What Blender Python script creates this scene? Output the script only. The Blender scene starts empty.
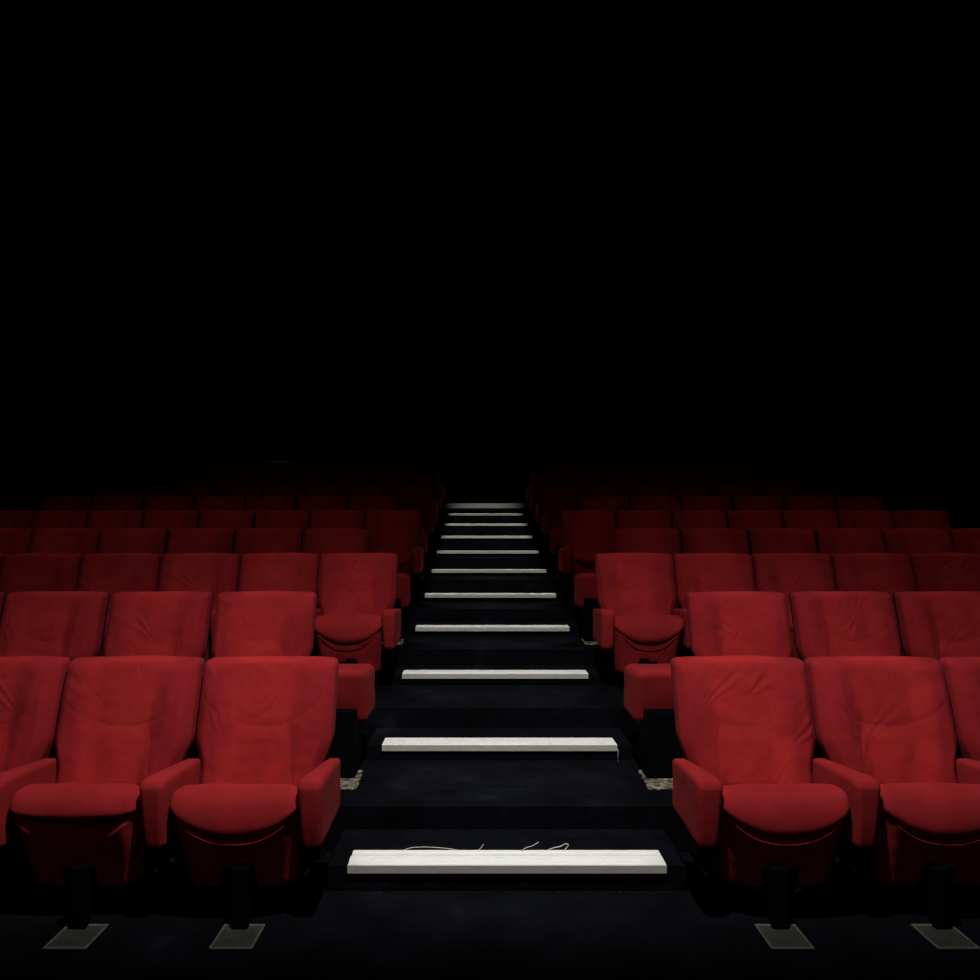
import bpy, bmesh, math, random
from mathutils import Vector, noise, Matrix
random.seed(7)
scene = bpy.context.scene
COL = scene.collection

# ------------------------------------------------------------------ scene setup
scene.view_settings.view_transform = 'Standard'
scene.view_settings.look = 'None'
scene.view_settings.gamma = 1
scene.view_settings.use_curve_mapping = False
scene.view_settings.exposure = 0.0
w = bpy.data.worlds.new('dark_room'); scene.world = w; w.use_nodes = True
w.node_tree.nodes['Background'].inputs[0].default_value = (0.5, 0.55, 0.7, 1)
w.node_tree.nodes['Background'].inputs[1].default_value = 0.0

# ------------------------------------------------------------------ materials
def new_mat(name):
    m = bpy.data.materials.new(name); m.use_nodes = True
    nt = m.node_tree; b = nt.nodes['Principled BSDF']
    return m, nt, b

def coords(nt):
    return nt.nodes.new('ShaderNodeTexCoord').outputs['Object']

def noise_node(nt, vec, scale, detail=4, rough=.6):
    n = nt.nodes.new('ShaderNodeTexNoise')
    n.inputs['Scale'].default_value = scale
    n.inputs['Detail'].default_value = detail
    n.inputs['Roughness'].default_value = rough
    if vec is not None: nt.links.new(vec, n.inputs['Vector'])
    return n.outputs['Fac']

def ramp(nt, fac, stops):
    r = nt.nodes.new('ShaderNodeValToRGB')
    e = r.color_ramp.elements
    e[0].position, e[0].color = stops[0][0], (*stops[0][1], 1)
    e[1].position, e[1].color = stops[-1][0], (*stops[-1][1], 1)
    for p, c in stops[1:-1]:
        k = e.new(p); k.color = (*c, 1)
    nt.links.new(fac, r.inputs['Fac'])
    return r.outputs['Color']

def bump(nt, b, fac, strength, dist, prev=None):
    n = nt.nodes.new('ShaderNodeBump')
    n.inputs['Strength'].default_value = strength
    n.inputs['Distance'].default_value = dist
    nt.links.new(fac, n.inputs['Height'])
    if prev is not None: nt.links.new(prev, n.inputs['Normal'])
    nt.links.new(n.outputs['Normal'], b.inputs['Normal'])
    return n.outputs['Normal']

def fabric_mat(worn=False):
    m, nt, b = new_mat('red_wool_fabric_worn_centre' if worn else 'red_wool_fabric')
    oc = coords(nt)
    oi = nt.nodes.new('ShaderNodeObjectInfo')
    ad = nt.nodes.new('ShaderNodeVectorMath'); ad.operation = 'ADD'
    sc = nt.nodes.new('ShaderNodeVectorMath'); sc.operation = 'SCALE'
    cb = nt.nodes.new('ShaderNodeCombineXYZ')
    for k in 'XYZ': nt.links.new(oi.outputs['Random'], cb.inputs[k])
    nt.links.new(cb.outputs[0], sc.inputs[0]); sc.inputs['Scale'].default_value = 13.0
    nt.links.new(oc, ad.inputs[0]); nt.links.new(sc.outputs[0], ad.inputs[1])
    vec = ad.outputs[0]
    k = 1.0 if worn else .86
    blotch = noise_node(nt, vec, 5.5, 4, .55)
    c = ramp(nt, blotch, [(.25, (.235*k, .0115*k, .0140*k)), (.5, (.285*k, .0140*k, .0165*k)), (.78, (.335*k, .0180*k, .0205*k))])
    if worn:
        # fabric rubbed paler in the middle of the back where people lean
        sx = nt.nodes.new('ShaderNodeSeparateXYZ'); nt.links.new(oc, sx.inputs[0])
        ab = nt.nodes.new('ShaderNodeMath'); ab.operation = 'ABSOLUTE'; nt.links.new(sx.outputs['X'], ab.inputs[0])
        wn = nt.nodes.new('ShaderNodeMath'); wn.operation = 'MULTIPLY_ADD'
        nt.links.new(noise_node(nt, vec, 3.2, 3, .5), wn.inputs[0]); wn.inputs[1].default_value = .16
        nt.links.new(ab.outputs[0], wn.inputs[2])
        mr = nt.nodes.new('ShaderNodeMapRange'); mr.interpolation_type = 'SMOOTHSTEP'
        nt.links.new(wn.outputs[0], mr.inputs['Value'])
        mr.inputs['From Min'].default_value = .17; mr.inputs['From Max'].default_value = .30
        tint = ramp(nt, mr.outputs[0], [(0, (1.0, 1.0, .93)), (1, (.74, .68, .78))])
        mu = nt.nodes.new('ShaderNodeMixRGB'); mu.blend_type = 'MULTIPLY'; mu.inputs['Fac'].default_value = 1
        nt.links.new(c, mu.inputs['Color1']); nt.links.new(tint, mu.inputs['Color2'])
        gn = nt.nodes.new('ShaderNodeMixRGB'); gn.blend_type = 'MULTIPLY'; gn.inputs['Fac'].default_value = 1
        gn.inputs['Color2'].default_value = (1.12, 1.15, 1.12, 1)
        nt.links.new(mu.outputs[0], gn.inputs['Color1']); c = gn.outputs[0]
    nt.links.new(c, b.inputs['Base Color'])
    b.inputs['Roughness'].default_value = .93
    b.inputs['Specular IOR Level'].default_value = .12
    b.inputs['Sheen Weight'].default_value = .03
    b.inputs['Sheen Roughness'].default_value = .5
    b.inputs['Sheen Tint'].default_value = (1, .25, .22, 1)
    n1 = bump(nt, b, noise_node(nt, vec, 900, 2), .35, .0006)
    bump(nt, b, noise_node(nt, vec, 26, 3), .25, .006, n1)
    return m

def carpet_mat():
    m, nt, b = new_mat('dark_navy_carpet')
    oc = coords(nt)
    c = ramp(nt, noise_node(nt, oc, 3.5, 5, .62), [(.36, (.0014, .0016, .0025)), (.62, (.0034, .0039, .0060)), (.8, (.011, .012, .0165))])
    nt.links.new(c, b.inputs['Base Color'])
    b.inputs['Roughness'].default_value = 1
    b.inputs['Specular IOR Level'].default_value = .05
    n1 = bump(nt, b, noise_node(nt, oc, 700, 2), .7, .002)
    mp = nt.nodes.new('ShaderNodeMapping'); mp.inputs['Scale'].default_value = (.8, 2.4, 1)
    nt.links.new(oc, mp.inputs['Vector'])
    bump(nt, b, noise_node(nt, mp.outputs[0], 4.5, 4, .6), .8, .035, n1)
    return m

def simple_mat(name, c1, c2, scale, rough, metal=0, spec=.3, bs=0, bd=.001, bsc=200):
    m, nt, b = new_mat(name)
    oc = coords(nt)
    nt.links.new(ramp(nt, noise_node(nt, oc, scale, 5), [(.3, c1), (.7, c2)]), b.inputs['Base Color'])
    b.inputs['Roughness'].default_value = rough
    b.inputs['Metallic'].default_value = metal
    b.inputs['Specular IOR Level'].default_value = spec
    if bs: bump(nt, b, noise_node(nt, oc, bsc, 3), bs, bd)
    return m

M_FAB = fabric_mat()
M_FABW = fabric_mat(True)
M_CARPET = carpet_mat()
M_SHELL = simple_mat('black_plastic', (.004, .004, .004), (.008, .008, .008), 30, .7, 0, .15)
M_STEEL = simple_mat('black_painted_steel', (.0008, .0008, .0009), (.002, .002, .0021), 20, .8, 0, .04)
M_PLATE = simple_mat('scuffed_steel_plate', (.018, .018, .014), (.045, .044, .035), 60, .6, 0, .3, .4)
M_RIM = simple_mat('worn_plate_edge', (.045, .044, .035), (.12, .118, .1), 90, .6, 0, .3, .4)
M_WALL = simple_mat('black_wall_fabric', (.0012, .0012, .0012), (.002, .002, .002), 8, 1, 0, .02)
M_CEIL = simple_mat('black_ceiling', (.001, .001, .001), (.0018, .0018, .0018), 8, 1, 0, .02)
M_THREAD = simple_mat('frayed_backing_thread', (.42, .38, .30), (.62, .58, .48), 150, .9)
M_LINT = simple_mat('lint', (.06, .06, .06), (.25, .25, .24), 80, .9)
M_PAPER = simple_mat('pale_paper', (.45, .46, .42), (.6, .6, .56), 60, .8)
M_GLASS = simple_mat('dark_booth_glass', (.002, .002, .002), (.003, .003, .003), 3, .08, 0, .5)

def alu_mat(name, c1, c2, rough):
    m, nt, b = new_mat(name)
    oc = coords(nt)
    mp = nt.nodes.new('ShaderNodeMapping'); mp.inputs['Scale'].default_value = (5, 60, 60)
    nt.links.new(oc, mp.inputs['Vector'])
    c = ramp(nt, noise_node(nt, mp.outputs[0], 2.2, 6, .7), [(.25, c1), (.6, c2)])
    # scattered grime specks and chips
    sp = ramp(nt, noise_node(nt, oc, 55, 6, .75), [(.60, (0, 0, 0)), (.72, (1, 1, 1))])
    mx = nt.nodes.new('ShaderNodeMixRGB'); mx.inputs['Color2'].default_value = (c1[0]*.45, c1[1]*.43, c1[2]*.36, 1)
    sh = nt.nodes.new('ShaderNodeMath'); sh.operation = 'MULTIPLY'; sh.inputs[1].default_value = .55
    nt.links.new(sp, sh.inputs[0]); nt.links.new(sh.outputs[0], mx.inputs['Fac'])
    nt.links.new(c, mx.inputs['Color1'])
    nt.links.new(mx.outputs[0], b.inputs['Base Color'])
    b.inputs['Roughness'].default_value = rough
    b.inputs['Specular IOR Level'].default_value = .35
    bump(nt, b, noise_node(nt, mp.outputs[0], 12, 3), .2, .001)
    return m
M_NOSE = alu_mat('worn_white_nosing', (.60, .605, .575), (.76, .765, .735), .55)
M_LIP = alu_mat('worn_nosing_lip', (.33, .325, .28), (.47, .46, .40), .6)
M_CONC = None
def conc_mat():
    m, nt, b = new_mat('bare_floor_patch')
    oc = coords(nt)
    c = ramp(nt, noise_node(nt, oc, 24, 6, .7), [(.40, (.025, .020, .011)), (.52, (.15, .125, .08)), (.68, (.46, .43, .34))])
    nt.links.new(c, b.inputs['Base Color']); b.inputs['Roughness'].default_value = .95
    bump(nt, b, noise_node(nt, oc, 120, 4), .8, .004)
    return m
M_CONC = conc_mat()

# ------------------------------------------------------------------ mesh helpers
def link(name, me, mat, parent=None, smooth=True):
    o = bpy.data.objects.new(name, me); COL.objects.link(o)
    if mat is not None and not me.materials: me.materials.append(mat)
    if parent: o.parent = parent
    return o

def axis_samples(h, r, n, k=4):
    a = []
    for i in range(k):
        a.append(-h + r*(1-math.cos(math.pi/2*i/k)) if False else -h + r*i/k)
    inner = h - r
    for i in range(n+1):
        a.append(-inner + 2*inner*i/n)
    for i in range(1, k+1):
        a.append(inner + r*i/k)
    return a

def rbox_mesh(name, w, d, h, r, n=(6, 4, 6), k=4, center=(0, 0, 0), deform=None, extra_x=()):
    """rounded box: grid surface with rounded edges, then deformed point by point"""
    hx, hy, hz = w/2, d/2, h/2
    r = min(r, hx*.98, hy*.98, hz*.98)
    X = sorted(set(round(v, 6) for v in axis_samples(hx, r, n[0], k)) | set(extra_x))
    Y = axis_samples(hy, r, n[1], k); Z = axis_samples(hz, r, n[2], k)
    bm = bmesh.new(); cache = {}
    nx, ny, nz = len(X), len(Y), len(Z)
    def V(i, j, l):
        key = (i, j, l)
        if key in cache: return cache[key]
        p = Vector((X[i], Y[j], Z[l]))
        q = Vector((max(-hx+r, min(hx-r, p.x)), max(-hy+r, min(hy-r, p.y)), max(-hz+r, min(hz-r, p.z))))
        dv = p-q
        if dv.length > 1e-9: p = q + dv.normalized()*r
        p = p + Vector(center)
        if deform: p = Vector(deform(p.x, p.y, p.z))
        v = bm.verts.new(p); cache[key] = v
        return v
    for i in range(nx-1):
        for j in range(ny-1):
            bm.faces.new((V(i, j, 0), V(i, j+1, 0), V(i+1, j+1, 0), V(i+1, j, 0)))
            bm.faces.new((V(i, j, nz-1), V(i+1, j, nz-1), V(i+1, j+1, nz-1), V(i, j+1, nz-1)))
    for i in range(nx-1):
        for l in range(nz-1):
            bm.faces.new((V(i, 0, l), V(i+1, 0, l), V(i+1, 0, l+1), V(i, 0, l+1)))
            bm.faces.new((V(i, ny-1, l), V(i, ny-1, l+1), V(i+1, ny-1, l+1), V(i+1, ny-1, l)))
    for j in range(ny-1):
        for l in range(nz-1):
            bm.faces.new((V(0, j, l), V(0, j, l+1), V(0, j+1, l+1), V(0, j+1, l)))
            bm.faces.new((V(nx-1, j, l), V(nx-1, j+1, l), V(nx-1, j+1, l+1), V(nx-1, j, l+1)))
    bmesh.ops.recalc_face_normals(bm, faces=bm.faces)
    for f in bm.faces: f.smooth = True
    me = bpy.data.meshes.new(name); bm.to_mesh(me); bm.free()
    return me

def box_bm(bm, x0, x1, y0, y1, z0, z1):
    vs = [bm.verts.new(p) for p in ((x0,y0,z0),(x1,y0,z0),(x1,y1,z0),(x0,y1,z0),(x0,y0,z1),(x1,y0,z1),(x1,y1,z1),(x0,y1,z1))]
    for f in ((0,3,2,1),(4,5,6,7),(0,1,5,4),(1,2,6,5),(2,3,7,6),(3,0,4,7)):
        bm.faces.new([vs[i] for i in f])
    return vs

def bevel_bm(bm, r, seg=2):
    bmesh.ops.bevel(bm, geom=list(bm.edges), offset=r, segments=seg, affect='EDGES', profile=.5)

def box_mesh(name, boxes, bev=0.003):
    full = bmesh.new()
    for b in boxes:
        t = bmesh.new(); box_bm(t, *b)
        if bev: bevel_bm(t, bev)
        me = bpy.data.meshes.new('tmp'); t.to_mesh(me); t.free()
        full.from_mesh(me); bpy.data.meshes.remove(me)
    me = bpy.data.meshes.new(name); full.to_mesh(me); full.free()
    return me

def tube_mesh(name, paths, r, seg=6):
    bm = bmesh.new()
    for pts in paths:
        pts = [Vector(p) for p in pts]; rings = []
        for i, p in enumerate(pts):
            t = (pts[min(i+1, len(pts)-1)] - pts[max(i-1, 0)]).normalized()
            a = t.cross(Vector((0, 0, 1)))
            if a.length < 1e-3: a = t.cross(Vector((0, 1, 0)))
            a.normalize(); b = t.cross(a)
            rings.append([bm.verts.new(p + a*math.cos(2*math.pi*k/seg)*r + b*math.sin(2*math.pi*k/seg)*r) for k in range(seg)])
        for A, B in zip(rings, rings[1:]):
            for k in range(seg):
                bm.faces.new((A[k], A[(k+1) % seg], B[(k+1) % seg], B[k]))
        bm.faces.new(rings[0][::-1]); bm.faces.new(rings[-1])
    bmesh.ops.recalc_face_normals(bm, faces=bm.faces)
    for f in bm.faces: f.smooth = True
    me = bpy.data.meshes.new(name); bm.to_mesh(me); bm.free()
    return me

def ss(a, b, x):
    if a == b: return 1.0 if x >= b else 0.0
    t = max(0.0, min(1.0, (x-a)/(b-a))); return t*t*(3-2*t)

def empty(name, loc, label, cat, group=None, scale_x=1):
    o = bpy.data.objects.new(name, None); COL.objects.link(o)
    o.empty_display_size = .1
    o.location = loc; o.scale = (scale_x, 1, 1)
    o['label'] = label; o['category'] = cat
    if group: o['group'] = group
    return o

def tag(o, label, cat, group=None, kind=None):
    o['label'] = label; o['category'] = cat
    if group: o['group'] = group
    if kind: o['kind'] = kind
    return o

# ------------------------------------------------------------------ dimensions (metres)
PITCH = 1.0            # row to row
RISE = .1945
DROP = .0053           # the aisle steps climb a touch less than the seat tiers
CAM = (-.113, 0, 1.425)
def D(n): return 2.99 + (n-1)*PITCH          # y of the top of row n's backrests
EXTRA = {2: .010, 3: .013, 4: .007, 5: .004, 6: .006, 11: -.04}
def SZ(n): return (n-1)*(RISE-DROP)          # level the aisle steps follow
def FZ(n): return (n-1)*RISE + EXTRA.get(n, 0)                 # floor height of row n
def EDGE(n): return 3.16 + (n-2)*PITCH       # front edge of row n's platform
NROWS = 10
XL, XR, YB, YF, ZC = -5.75, 5.75, 15.2, -2.6, 5.6

# ------------------------------------------------------------------ the setting
prof = [(YF, 0)]
for n in range(2, NROWS+2):
    prof += [(EDGE(n), FZ(n-1)), (EDGE(n), FZ(n))]
prof += [(YB, FZ(NROWS+1))]
bm = bmesh.new()
L = [bm.verts.new((XL, y, z)) for y, z in prof]; R = [bm.verts.new((XR, y, z)) for y, z in prof]
for i in range(len(prof)-1): bm.faces.new((L[i], R[i], R[i+1], L[i+1]))
# solid underside so that the floor has depth
lb = [bm.verts.new((XL, YF, -.3)), bm.verts.new((XR, YF, -.3)), bm.verts.new((XR, YB, -.3)), bm.verts.new((XL, YB, -.3))]
bm.faces.new(lb[::-1])
bm.faces.new(L + [lb[3], lb[0]]); bm.faces.new(R[::-1] + [lb[1], lb[2]])
bm.faces.new((L[0], lb[0], lb[1], R[0])); bm.faces.new((L[-1], R[-1], lb[2], lb[3]))
# intermediate aisle steps
for n in range(1, NROWS+1):
    y0 = 2.81 + (n-1)*PITCH
    box_bm(bm, -.72, .72, y0, EDGE(n+1)+.02, FZ(n)-.01, SZ(n)+(.102 if n == 1 else .095))
box_bm(bm, XL, XR, 12.81, YB, FZ(NROWS+1)-.01, SZ(NROWS+1)+.122)
# low creases where the loose carpet has rucked up on the first treads
rk = random.Random(12)
for (xa, xb, yy, zz) in ((-.42, -.02, 3.34, 'p'), (-.1, .33, 3.24, 'p'), (-.35, .05, 3.20, 'p'), (.0, .5, 3.29, 'p'), (-.30, .2, 3.42, 'p'), (-.5, -.2, 3.02, 's'), (.1, .55, 3.05, 's'), (-.4, .3, 4.33, 'q')):
    z0 = {'p': FZ(2), 's': SZ(1)+.102, 'q': FZ(3)}[zz]; n = 22; rows_ = []; ph = rk.uniform(0, 9)
    for i in range(n+1):
        u = i/n; x = xa+(xb-xa)*u; y = yy+.018*noise.noise(Vector((u*2.2, ph, 0)))+.006*math.sin(u*7+ph); hgt = .012*math.sin(math.pi*u)**.6
        rows_.append([bm.verts.new((x, y+d, z0+q)) for d, q in ((-.016, -.001), (-.006, hgt*.8), (0, hgt), (.007, hgt*.7), (.018, -.001))])
    for A, B in zip(rows_, rows_[1:]):
        for k in range(4): bm.faces.new((A[k], B[k], B[k+1], A[k+1]))
bmesh.ops.recalc_face_normals(bm, faces=bm.faces)
me = bpy.data.meshes.new('floor'); bm.to_mesh(me); bm.free()
fl = link('floor', me, M_CARPET); fl['kind'] = 'structure'; fl['label'] = 'dark navy carpeted tiers and aisle steps rising to the back'

def struct(name, box, mat, label):
    o = link(name, box_mesh(name, [box], 0), mat); o['kind'] = 'structure'; o['label'] = label
    return o
struct('wall_left', (XL-.2, XL, YF, YB, -.3, ZC), M_WALL, 'black side wall left of the seats')
struct('wall_right', (XR, XR+.2, YF, YB, -.3, ZC), M_WALL, 'black side wall right of the seats')
struct('wall_back', (XL-.2, XR+.2, YB, YB+.2, -.3, ZC), M_WALL, 'black wall behind the last row')
struct('wall_front', (XL-.2, XR+.2, YF-.2, YF, -.3, ZC), M_WALL, 'black wall behind the viewer')
struct('ceiling', (XL-.2, XR+.2, YF-.2, YB+.2, ZC, ZC+.2), M_CEIL, 'black ceiling over the seats')

# projection booth window in the back wall: pane, frame and a worn metal sill
win = link('window_1', box_mesh('booth_pane', [(-4.75, -3.1, YB-.02, YB-.004, 3.08, 3.75)], 0), M_GLASS)
win['kind'] = 'structure'; win['label'] = 'dark projection window in the back wall with a pale sill'
fr = link('window_frame', box_mesh('booth_frame', [(-4.82, -4.75, YB-.05, YB, 3.03, 3.82), (-3.1, -3.03, YB-.05, YB, 3.03, 3.82), (-4.82, -3.03, YB-.05, YB, 3.75, 3.82)], .004), M_STEEL, win)
si = link('window_sill', box_mesh('booth_sill', [(-4.68, -4.1, YB-.16, YB, 3.0, 3.035)], .006), M_NOSE, win)

# ------------------------------------------------------------------ seats
def nz(x, y, z, s, seed):
    return noise.noise(Vector((x*s+seed*11.3, y*s+seed*5.1, z*s-seed*7.7)))

def fold(x, z, cx, cz, ang, length, width, amp, k=3):
    """a few parallel creases radiating from a point"""
    dx, dz = x-cx, z-cz
    u = dx*math.cos(ang)+dz*math.sin(ang); v = -dx*math.sin(ang)+dz*math.cos(ang)
    if u < -length*.25 or u > length: return 0
    fade = ss(-length*.25, length*.15, u)*(1-ss(length*.5, length, u))
    spread = width*(.5+1.2*max(0, u)/length)
    return amp*fade*math.exp(-(v/spread)**2)*math.cos(v/spread*math.pi*k/1.5)

def backrest_mesh(seed):
    rnd = random.Random(seed*31+5)
    folds = [(rnd.uniform(-.2, .2), rnd.uniform(.5, .85), rnd.choice([1.2, 1.9, .7, 2.4, 4.2]), rnd.uniform(.12, .28), rnd.uniform(.022, .05), rnd.uniform(.001, .0032)) for _ in range(6)]
    sag = rnd.uniform(-.01, .01)
    W2 = .2830; Z0, Z1 = .40, .902
    def f(x, y, z):
        front = y < .0
        if front:
            e = (1-ss(.235, W2-.004, abs(x))) * (1-ss(Z1-.05, Z1-.004, z))
            ax = abs(x + sag)
            # side bolsters swell forwards, narrower towards the top
            cl = .135 + .02*ss(.6, .85, z)
            bol = ss(cl-.045, cl+.055, ax) * (1-.5*ss(.72, .88, z))
            y -= .038*bol*(.25+.75*e)
            # head panel: shallow U shaped pillow
            zu = .634 + .14*(ax/.27)**2.2 if ax < .29 else .8
            zu2 = zu + .0
            y -= .0035*ss(zu2-.02, zu2+.07, z)*e*(1 if seed % 2 else .4)
            g = abs(z-zu2)
            if ax < .25: y += .0024*math.exp(-(g/.0045)**2)*(.35+.65*(seed % 3 != 1))
            # lumbar panel, wider at the bottom
            if z < .64:
                lw = .11 + .05*(.64-z)/.2
                y -= .006*(1-ss(lw-.04, lw+.02, ax))*(1-ss(.58, .64, z))
                y += .0030*math.exp(-((ax-lw)/.004)**2)*(1-ss(.62, .64, z))
            # waves and creases in the cover
            y += .0075*nz(x, 0, z*.45, 7, seed)*e + .0022*nz(x, 0, z, 22, seed)*e
            for cx, cz, a, ln, wd, am in folds: y += fold(x, z, cx, cz, a, ln, wd, am)*e
        # worn, slightly crowned top edge
        t = ss(Z1-.12, Z1, z)
        z2 = z - t*(.007*(abs(x)/W2)**2.5) + t*.004*nz(x, 0, 0, 6, seed+3)
        nrw = 1 - .115*(1-ss(.46, .60, z))
        x2 = x*nrw
        y2 = y + .043 + (z-Z1)*.30
        return (x2, y2, z2)
    return rbox_mesh('backrest', 2*W2, .085, Z1-Z0, .026, (76, 2, 66), 5, (0, 0, (Z0+Z1)/2), f)

def cushion_mesh(seed, crescent=True):
    Z0, Z1 = .33, .47; Y0, Y1 = -.462, -.13
    def f(x, y, z):
        X = x/.239
        t = (Y1-y)/(Y1-Y0)
        fr = ss(.55, 1, t)
        if crescent: zb = .312 + .115*abs(X)**2.4
        else: zb = .385 + .03*abs(X)**3
        zb = zb*fr + .36*(1-fr)
        zt = .400 + .118*min(t, .94) - .007*abs(X)**3
        s = (z-Z0)/(Z1-Z0)
        z2 = zb + s*(zt-zb)
        z2 += .004*nz(x, y, 0, 8, seed)*ss(.5, 1, s)
        bul = .014*(1-X*X)*fr
        y2 = y - bul*math.sin(math.pi*min(1, max(0, s*.9+.05))) + (.060*s*s - .006)*fr + .003*nz(x, z, 0, 14, seed)
        x2 = x*(1-.03*(1-ss(0, .6, t)))*(1-.03*fr*ss(.6, 1, s))
        return (x2, y2, z2)
    return rbox_mesh('seat_cushion', .478, Y1-Y0, Z1-Z0, .044, (40, 18, 12), 8, (0, (Y0+Y1)/2, (Z0+Z1)/2), f)

def piping_mesh():
    pts = []
    for i in range(41):
        X = -1+2*i/40
        pts.append((X*.205, -.4600+.045*ss(.72, 1, abs(X)*.885)**2, .312+.115*abs(X*.885)**2.4-.004))
    return tube_mesh('cushion_piping', [pts], .0022, 6)

def apron_mesh(seed):
    Z0, Z1 = .11, .425
    ex = [s*v for v in (.070, .078, .082, .084, .088, .090, .094) for s in (1, -1)]
    def f(x, y, z):
        X = abs(x)
        zb = Z0 + .082*(1-ss(.070, .078, X)) + .02*(X/.25)**3
        s = (z-Z0)/(Z1-Z0)
        z2 = zb + s*(Z1-zb)
        if y < -.38:
            # stitched lines of the centre panel
            if z2 < .33: y += .0016*math.exp(-((X-.087)/.0035)**2)*ss(.19, .23, z2)
            za = .316 + .010*(X/.09)**2
            if X < .10: y += .0018*math.exp(-((z2-za)/.004)**2)
            y += .006*nz(x, 0, z, 6, seed+9)+.002*nz(x, 0, z, 20, seed+2)
        zc = .312+.115*(X/.239)**2.4
        y2 = y - .028 + (Z1-z2)*.31 + .07*ss(zc-.004, zc+.045, z2)*(1 if y < -.41 else 0) + .045*ss(.72, 1, X/.234)**2*(1 if y < -.41 else 0)
        x2 = x*(1-.12*((Z1-z2)/(Z1-Z0)))
        return (x2, y2, z2)
    return rbox_mesh('front_apron', .468, .075, Z1-Z0, .018, (44, 2, 44), 4, (0, -.41, (Z0+Z1)/2), f, ex)

def arm_mesh(side, seed, width=.10):
    """side=+1: aisle lies towards -x (right bank); outer face straight, inner face tapers back"""
    Y0, Y1 = -.47, -.115; Z0, Z1 = .283, .547
    wide = width > .2
    def f(x, y, z):
        t = (y-Y0)/(Y1-Y0); s = (z-Z0)/(Z1-Z0)
        xo = (x+width/2)/width                      # 0 at the outer (aisle) face
        wl = width*(1-.46*t) if not wide else width*(1-.02*t)
        wl2 = wl*(1-(.24 if not wide else .03)*(1-s)*(1-t*.6))
        x2 = -width/2 + (wl-wl2)*.35 + xo*wl2
        zt = Z1 - .030*t**1.3 - .016*max(0, 1-t/.16)**2; zb = Z0 + .030*t
        if wide: zt = Z1-.006-.022*t; zb = Z0-.034
        z2 = zb + s*(zt-zb)
        y2 = y - .006*math.sin(math.pi*max(0, min(1, s)))*(1-t) + (.018 if not wide else .075)*(1-s)*(1-t)
        a = .0016 if not wide else .003
        x2 += a*nz(y, z, 0, 12, seed); z2 += a*.8*nz(x*.5, y, 0, 10, seed+2)
        if wide and y < -.42:
            y2 += fold(x, z, .02, .30, 1.15, .22, .045, .006 if side > 0 else .002, 4)
            y2 += .006*nz(x, 0, z, 9, seed+1)
        return (x2*side, y2, z2)
    return rbox_mesh('armrest', width, Y1-Y0, Z1-Z0, 0.027 if not wide else .04, (5 if not wide else 40, 16, 12 if not wide else 24), 5, (0, (Y0+Y1)/2, (Z0+Z1)/2), f)

W_WIDE = .37
NV = 6
BACKS = [backrest_mesh(i) for i in range(NV)]
CUSH = [cushion_mesh(i, i != 1) for i in range(3)]
PIPE = piping_mesh()
APRON = [apron_mesh(i) for i in range(2)]
ARMS = {(s, v): arm_mesh(s, v+1) for s in (1, -1) for v in range(2)}
WIDE = {s: arm_mesh(s, 4, W_WIDE) for s in (1, -1)}
def shell_f(x, y, z): return (x*(1-.1*(1-ss(.46, .6, z))), y + (z-.912)*.30, z)
SHELL = rbox_mesh('rear_shell', .552, .022, .60, .009, (10, 2, 14), 2, (0, .096, .588), shell_f)
COLUMN = box_mesh('pedestal', [(-.028, .028, -.472, -.430, .006, .225), (-.026, .026, -.455, -.24, .19, .222)], .004)
def plate_mesh():
    bm = bmesh.new()
    box_bm(bm, -.074, .074, -.588, -.440, 0, .009)
    bevel_bm(bm, .003)
    me = bpy.data.meshes.new('base_plate'); bm.to_mesh(me); bm.free(); return me
PLATE = plate_mesh()
RIM = box_mesh('plate_rim', [(-.075, .075, -.452, -.440, .007, .013), (-.075, -.066, -.588, -.452, .007, .013), (.066, .075, -.588, -.452, .007, .012), (-.075, .075, -.590, -.581, .006, .0115)], .002)
BRACKET = box_mesh('arm_bracket', [(-.013, .013, -.34, -.17, .20, .325)], .003)
# wide aisle end: dark post and the worn foot plate around it
POSTW = box_mesh('end_post', [(-.135, .125, -.480, -.30, .008, .34)], .006)
def ragged_plate(seed, side):
    rnd = random.Random(seed)
    bm = bmesh.new()
    x0, x1, y0, y1 = -.155, .165, -.618, -.365
    loop = []
    def edge(a, b, n, amp):
        for i in range(n):
            t = i/n
            p = Vector(a)*(1-t)+Vector(b)*t
            nrm = Vector((-(b[1]-a[1]), b[0]-a[0])).normalized()
            loop.append(p + nrm*rnd.uniform(-amp, amp))
    am = .006
    edge((x0-.01, y0), (x1, y0), 34, am); edge((x1, y0), (x1, y1), 18, am)
    edge((x1, y1), (x0+.0, y1), 20, am); edge((x0+.0, y1), (x0-.01, y0), 20, am)
    lo = [bm.verts.new((p.x*side, p.y, .0005)) for p in loop]
    hi = [bm.verts.new((p.x*side*.985, p.y*.995, .007+rnd.uniform(-.001, .002))) for p in loop]
    mid = [bm.verts.new((p.x*side*.90, -.49+(p.y+.49)*.84, .004)) for p in loop]
    n = len(loop)
    for i in range(n):
        j = (i+1) % n
        bm.faces.new((lo[i], lo[j], hi[j], hi[i])); bm.faces.new((hi[i], hi[j], mid[j], mid[i]))
    bm.faces.new(mid); bm.faces.new(lo[::-1])
    bmesh.ops.recalc_face_normals(bm, faces=bm.faces)
    me = bpy.data.meshes.new('foot_plate'); bm.to_mesh(me); bm.free(); return me
FOOT = {s: ragged_plate(3+s, s) for s in (1, -1)}
def beam_mesh(p): return box_mesh('support_beam', [(-p/2, p/2, -.275, -.235, .185, .225)], .003)
BEAM = beam_mesh(.585)

ORD = ['first', 'second', 'third', 'fourth', 'fifth', 'sixth', 'seventh', 'eighth', 'ninth', 'tenth']
ROWNAME = ['front row'] + [ORD[i]+' row from the front' for i in range(1, 9)] + ['last row at the back']
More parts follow.
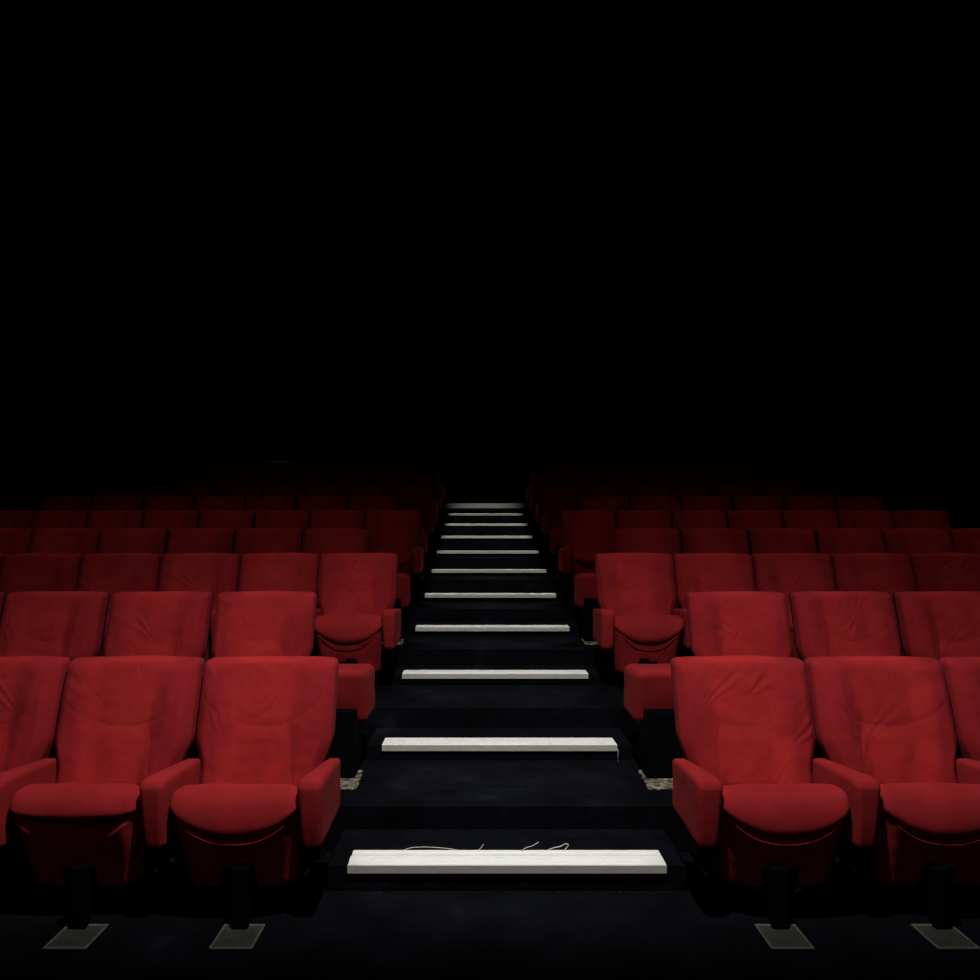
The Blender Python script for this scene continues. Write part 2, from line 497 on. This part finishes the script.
#        pitch, seats left, seats right
ROWS = {1: (.585, 4, 4), 2: (.603, 4, 4), 3: (.565, 6, 6), 4: (.580, 7, 6), 5: (.555, 8, 7),
        6: (.585, 7, 6), 7: (.545, 8, 7), 8: (.585, 6, 6), 9: (.55, 7, 6), 10: (.585, 6, 6)}
BASE = .585
STARTS = {(1, -1): .712, (1, 1): .712, (2, -1): 1.026, (2, 1): 1.062, (3, -1): .686, (3, 1): .712, (4, -1): 1.035, (4, 1): 1.030,
          (5, -1): .685, (5, 1): .698, (6, -1): 1.020, (6, 1): 1.025}
for n in range(1, NROWS+1):
    p, nl, nr = ROWS[n]
    for side, cnt in ((-1, nl), (1, nr)):
        start = STARTS.get((n, side), .708 if n % 2 else 1.03)
        sname = 'left' if side < 0 else 'right'
        grp = 'red seats of the %s %s of the steps' % (ROWNAME[n-1], sname)
        for i in range(cnt):
            cx = side*(start + (i+.5)*p)
            h = (n*37 + i*17 + (5 if side > 0 else 0))
            if n == 1: bv = {(-1, 0): 0, (-1, 1): 2, (-1, 2): 3, (1, 0): 4, (1, 1): 5, (1, 2): 1}.get((side, i), 2)
            else: bv = h % NV
            cv = 1 if (n == 1 and side < 0 and i == 1) else (h % 3 if n > 3 else 0 if i % 2 == 0 else 2)
            extra = ''
            if i == 0:
                extra = ', narrow armrest at the aisle' if n % 2 else ', broad armrest block at the aisle'
                lab = 'red cinema seat, %s, %s side%s' % (ROWNAME[n-1], sname, extra)
            else:
                lab = 'red fabric cinema seat, %s, %s side, %s seat from the aisle' % (ROWNAME[n-1], sname, ORD[i])
            sx = min(1, p/BASE)*(.985 if n % 2 == 0 else 1)
            t = empty('cinema_seat', (cx, D(n), FZ(n)), lab, 'seat', grp, sx)
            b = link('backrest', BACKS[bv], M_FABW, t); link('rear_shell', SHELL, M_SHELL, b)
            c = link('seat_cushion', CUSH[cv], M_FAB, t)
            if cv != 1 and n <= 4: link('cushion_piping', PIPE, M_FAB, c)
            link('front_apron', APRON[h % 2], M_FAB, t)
            link('support_beam', BEAM, M_STEEL, t).scale.x = p/BASE/sx
            off = -side*(.04+.015*min(i, 3))
            pd = link('pedestal', COLUMN, M_STEEL, t); pd.location.x = -side*.03
            if n <= 2:
                bp = link('base_plate', PLATE, M_PLATE, pd); bp.location.x = off + side*.03
                r_ = link('plate_rim', RIM, M_RIM, pd); r_.location.x = off + side*.03
            else:
                bp = link('base_plate', PLATE, M_PLATE, pd); bp.location.x = off + side*.03
            ax = -side*(p/2)/sx
            if i == 0 and n % 2 == 0:
                # broad block from the aisle line to the first seat
                outer = .683; inner = start + .035
                wcen = side*(outer+inner)/2; 
                a = link('wide_armrest', WIDE[side], M_FAB, t)
                a['label'] = 'broad padded armrest block without a backrest at the aisle end'
                a.location.x = (wcen-cx)/sx; a.scale.x = (inner-outer)/W_WIDE/sx
                q = link('end_post', POSTW, M_STEEL, a); 
                q.location.x = side*(-.01); q.scale.x = 1.0
                fp = link('foot_plate', FOOT[side], M_CONC, a); fp.location.x = side*(-.0)
                fp['label'] = 'worn foot plate with ragged edges'
            else:
                a = link('armrest', ARMS[(side, h % 2)], M_FAB, t); a.location.x = ax + (side*.014 if i == 0 else 0)
                k = link('arm_bracket', BRACKET, M_STEEL, a)
            if i == cnt-1:
                a = link('armrest', ARMS[(-side, 0)], M_FAB, t); a.location.x = -ax
                link('arm_bracket', BRACKET, M_STEEL, a)

# ------------------------------------------------------------------ step nosings
def nosing(n, W, lip, cx=0):
    y0 = 2.81 + (n-1)*PITCH - .012
    zt = SZ(n) + {1: .110, 11: .130}.get(n, .103)
    pos = ['lowest, nearest the viewer', 'second from the bottom', 'third from the bottom', 'fourth from the bottom', 'fifth from the bottom',
           'sixth from the bottom', 'fifth from the top', 'fourth from the top', 'third from the top', 'second from the top', 'topmost, dim and thicker at the landing'][n-1]
    t = empty('step_nosing', (cx, y0, zt), 'white metal step edge strip across the aisle, ' + pos, 'step edge', 'white nosings on the aisle steps')
    h = W/2; k = W/2
    # ridged top: profile extruded along x, ends slightly chipped
    prof = []
    dpt = .136
    xs = [-h + W*i/60 for i in range(61)]
    yz = [(0.004, -.004), (.008, 0), (.040, 0), (.042, -.002), (.044, 0), (.082, 0), (.0835, -.005), (.0895, -.005), (.091, 0), (.110, 0), (.112, -.002), (.114, 0), (dpt-.003, 0), (dpt, -.003), (dpt, -.0078), (.004, -.0078)]
    bm = bmesh.new(); rings = []
    for xi, x in enumerate(xs):
        ring = []
        for y, z in yz:
            jx = x
            if y > dpt-.01: yy = y + .0018*noise.noise(Vector((x*30, n*3, 0)))
            else: yy = y
            if abs(x) > h-1e-4: jx = x - math.copysign(.006*abs(noise.noise(Vector((yy*60, n, x)))), x)
            ring.append(bm.verts.new((jx, yy, z)))
        rings.append(ring)
    m = len(yz)
    for A, B in zip(rings, rings[1:]):
        for q in range(m): bm.faces.new((A[q], A[(q+1) % m], B[(q+1) % m], B[q]))
    bm.faces.new(rings[0][::-1]); bm.faces.new(rings[-1])
    bmesh.ops.recalc_face_normals(bm, faces=bm.faces)
    me = bpy.data.meshes.new('ridged_tread'); bm.to_mesh(me); bm.free()
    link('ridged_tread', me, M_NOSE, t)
    bm = bmesh.new()
    bx = [(-h, h, 0.0, .0115, -lip, -.002)]
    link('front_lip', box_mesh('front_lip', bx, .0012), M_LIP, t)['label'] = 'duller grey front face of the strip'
for n in range(1, 11): nosing(n, 1.278, .035)
nosing(11, 1.63, .088, .028)

# ------------------------------------------------------------------ loose threads and lint on the lowest strip and carpet
def P(x, y, z): return (x, y, z)
zt = .1105; yb = 2.93
def thread(pts, label, r=.0013):
    # smooth the polyline
    P3 = [Vector(p) for p in pts]; out = []
    for i in range(len(P3)-1):
        p0, p1, p2, p3 = P3[max(i-1, 0)], P3[i], P3[i+1], P3[min(i+2, len(P3)-1)]
        for s in range(6):
            t = s/6
            out.append(.5*((2*p1)+(-p0+p2)*t+(2*p0-5*p1+4*p2-p3)*t*t+(-p0+3*p1-3*p2+p3)*t**3))
    out.append(P3[-1])
    base = out[0].copy()
    o = link('loose_thread', tube_mesh('thread', [[v-base for v in out]], r), M_THREAD)
    o.location = base
    tag(o, label, 'thread', 'loose threads behind the lowest step strip')
def px(u): return (u-478.8)*2.95/700 - .113
thread([(px(404), yb, zt), (px(412), yb+.004, zt+.008), (px(422), yb+.006, zt+.010), (px(434), yb+.005, zt+.009), (px(447), yb+.002, zt+.006), (px(458), yb, zt)], 'long pale thread lying low along the strip edge, leftmost of the four')
thread([(px(478), yb, zt), (px(480.5), yb+.002, zt+.006), (px(483.5), yb+.006, zt+.022)], 'tiny upright pale thread at the middle of the strip')
thread([(px(520.5), yb-.01, zt), (px(526), yb, zt+.010), (px(532), yb+.004, zt+.016), (px(538.5), yb+.008, zt+.030)], 'straight pale thread sticking up, left of the curled one')
thread([(px(547), yb, zt), (px(553), yb+.002, zt+.008), (px(560), yb+.004, zt+.014), (px(565), yb+.006, zt+.024), (px(568), yb+.006, zt+.018), (px(566), yb+.004, zt+.008), (px(563.5), yb-.004, zt), ], 'curled pale thread looping over the strip edge, right of the straight one', .0017)
bm = bmesh.new()
rnd = random.Random(4)
def fleck(x, y, z, s):
    a = rnd.uniform(0, 6.28); d = Vector((math.cos(a), math.sin(a), .2)) * s
    q = Vector((-math.sin(a), math.cos(a), 0)) * s*.25
    c = Vector((x, y, z+.0012))
    v = [bm.verts.new(c-d-q), bm.verts.new(c-d+q), bm.verts.new(c+d), bm.verts.new(c+Vector((0, 0, s*.5)))]
    for f in ((0, 1, 2), (0, 3, 1), (1, 3, 2), (2, 3, 0)): bm.faces.new([v[k] for k in f])
for n, cntf in ((1, 150), (2, 70), (3, 30)):
    for _ in range(cntf):                       # along the foot of each riser
        x = rnd.uniform(-.66, .66); x = x*.8+.1 if rnd.random() < .6 else x
        fleck(x, 2.803+(n-1)-abs(rnd.gauss(0, .006)), FZ(n), rnd.uniform(.0007, .0022))
for n, cntf in ((1, 60), (2, 90), (3, 40)):
    for _ in range(cntf):
        y = rnd.uniform(2.35, 2.8)+(n-1)
        if n > 1 and y < EDGE(n)+.01: y = EDGE(n)+.012
        fleck(rnd.uniform(-.66, .66), y, FZ(n), rnd.uniform(.0006, .0016))
me = bpy.data.meshes.new('lint'); bm.to_mesh(me); bm.free()
o = link('carpet_lint', me, M_LINT)
tag(o, 'tiny pale lint flecks scattered over the dark aisle carpet', 'lint', kind='stuff')

# frayed strand hanging from the right end of the second strip
o = link('hanging_thread', tube_mesh('strand', [[(0, 0, 0), (.002, -.003, -.02), (-.001, -.004, -.045), (.001, -.004, -.07)]], .0013), M_THREAD)
o.location = (.640, 3.793, FZ(2)+.066)
tag(o, 'short pale thread hanging off the right end of the second step strip', 'thread')

# pale scrap seen through the notch of the first right seat
o = link('paper_scrap', rbox_mesh('scrap', .045, .004, .075, .0015, (6, 1, 8), 1, (0, 0, .0385), lambda x, y, z: (x*(1-.35*(1-z/.075)), y+.012*nz(x, 0, z, 30, 2)+.02*(z/.075)**2, z)), M_PAPER)
o.location = (1.162, 2.80, .001)
tag(o, 'small pale scrap standing on the floor under the first seat right of the steps', 'paper')

# ------------------------------------------------------------------ guard rail and wall box at the right side
RY = 7.75; RX = (.0, .0)
xa = (947.5-478.8)*RY/700-.113; xb = (963.5-478.8)*RY/700-.113
t = empty('guard_rail', (xa, RY, FZ(6)), 'dark metal guard rail with two posts beside the right wall', 'railing')
zr = 1.425+(536-480)*RY/700 - FZ(6)
for dx in (0, xb-xa):
    link('post', tube_mesh('rail_post', [[(dx, 0, .004), (dx, 0, zr)]], .019, 12), M_STEEL, t)
    zc = 1.425+(536-508.5)*RY/700 - FZ(6)
    link('clamp', tube_mesh('rail_clamp', [[(dx, 0, zc-.03), (dx, 0, zc+.03)]], .028, 12), M_PLATE, t)
    link('foot_flange', tube_mesh('rail_flange', [[(dx, 0, 0), (dx, 0, .01)]], .05, 16), M_STEEL, t)
link('cross_bar', tube_mesh('rail_bar', [[(-.04, 0, zr-.01), (xb-xa+.04, 0, zr-.01)]], .017, 12), M_STEEL, t)

BY = 8.55
t = empty('wall_box', (XR, BY, 2.96-.12), 'small grey box fixed high on the right wall', 'wall fixture')
link('housing', box_mesh('housing', [(-.16, -.002, -.09, .09, 0, .22)], .01), M_STEEL, t)
link('face_plate', box_mesh('face_plate', [(-.12, -.01, -.098, -.088, .05, .19)], .003), M_RIM, t)

# ------------------------------------------------------------------ lights: ceiling spots
def spot(name, loc, target, energy, size_deg, blend, radius, color=(1, .95, .88)):
    ld = bpy.data.lights.new(name, 'SPOT'); ld.energy = energy; ld.spot_size = math.radians(size_deg)
    ld.spot_blend = blend; ld.shadow_soft_size = radius; ld.color = color
    o = bpy.data.objects.new(name, ld); COL.objects.link(o); o.location = loc
    o.rotation_euler = (Vector(target)-Vector(loc)).to_track_quat('-Z', 'Y').to_euler()
    return o
LX, LY, LZ = 0.0, 1.45, 4.4
spot('ceiling_spot', (LX, LY, LZ), (0, LY+1.22, .55), 690, 84, 1.0, .035, (1, .985, .96)).scale = (1.35, 1, 1)
for y, e in ((3.6, 62), (4.8, 27), (6.0, 6), (7.1, 3), (8.4, 3)):
    for x in (-2.6, 2.6):
        spot('ceiling_spot', (x, y, 4.9+.19*(y-2)), (x, y+.9, .19*(y-2)+.6), e, 92, 1.0, .1, (1, .98, .95)).scale = (1.3, 1, 1)
# added weak fill from the front, lifting the vertical faces
ad = bpy.data.lights.new('front_fill', 'AREA'); ad.shape = 'RECTANGLE'; ad.size = 4.5; ad.size_y = 1.8; ad.energy = 13; ad.color = (1, .97, .95)
ao = bpy.data.objects.new('front_fill', ad); COL.objects.link(ao); ao.location = (0, YF+.1, 3.2); ao.rotation_euler = (math.radians(78), 0, 0)
# added unseen hood and flap, keeping the ceiling spot off the front floor
t = empty('added_spot_hood', (LX, LY, LZ+.25), 'added unseen black hood and flap shading the front floor from the ceiling spot', 'light blocker')
def hood():
    bm = bmesh.new(); n = 28; ri, ro = .17, .178
    rings = []
    for z, r in ((-.22, ro), (.10, ro), (.12, .0001)): rings.append([bm.verts.new((r*math.cos(6.2832*k/n), r*math.sin(6.2832*k/n), z)) for k in range(n)])
    for z, r in ((.09, .0001), (.09, ri), (-.22, ri)): rings.append([bm.verts.new((r*math.cos(6.2832*k/n), r*math.sin(6.2832*k/n), z)) for k in range(n)])
    for A, B in ((0, 1), (1, 2), (3, 4), (4, 5), (5, 0)):
        for k in range(n): bm.faces.new((rings[A][k], rings[A][(k+1) % n], rings[B][(k+1) % n], rings[B][k]))
    bmesh.ops.recalc_face_normals(bm, faces=bm.faces)
    me = bpy.data.meshes.new('hood'); bm.to_mesh(me); bm.free(); return me
link('hood', hood(), M_STEEL, t)
link('added_light_flap', box_mesh('added_light_flap', [(-.5, .5, -.34, .125, -.806, -.8), (-.5, .5, -.346, -.34, -.806, -.1), (-.5, .5, -.34, -.17, -.106, -.1)], .001), M_STEEL, t).location.y = -.0
link('hanger', tube_mesh('hanger', [[(0, 0, .1), (0, 0, ZC-LZ-.25)]], .015, 8), M_STEEL, t)
AISLE = {1: 290, 2: 250, 3: 340, 4: 560, 5: 640, 6: 620, 7: 620, 8: 760, 9: 700, 10: 430, 11: 260}
for n in range(1, 12):
    y = 2.81+(n-1)*PITCH; z = FZ(n)+.1
    spot('aisle_spot', (0.0, y-(2.2 if n > 3 else 1.2 if n > 1 else -.3), 5.3), (0, y+(.06 if n > 1 else .33), z), AISLE[n], 21 if n == 11 else 17.5 if n == 10 else 17 if n > 1 else 16, 1.0 if n == 11 else .25, .05, (1, .965, .91) if n > 3 else (1, .985, .96))

# ------------------------------------------------------------------ camera
cd = bpy.data.cameras.new('camera'); cam = bpy.data.objects.new('camera', cd); COL.objects.link(cam)
cam.location = CAM; cam.rotation_euler = (math.pi/2, 0, 0)
cd.sensor_width = 36; cd.lens = 700*36/980
cd.shift_x = (490-478.8)/980; cd.shift_y = (536-490)/980
cd.clip_start = .05; cd.clip_end = 60
scene.camera = cam
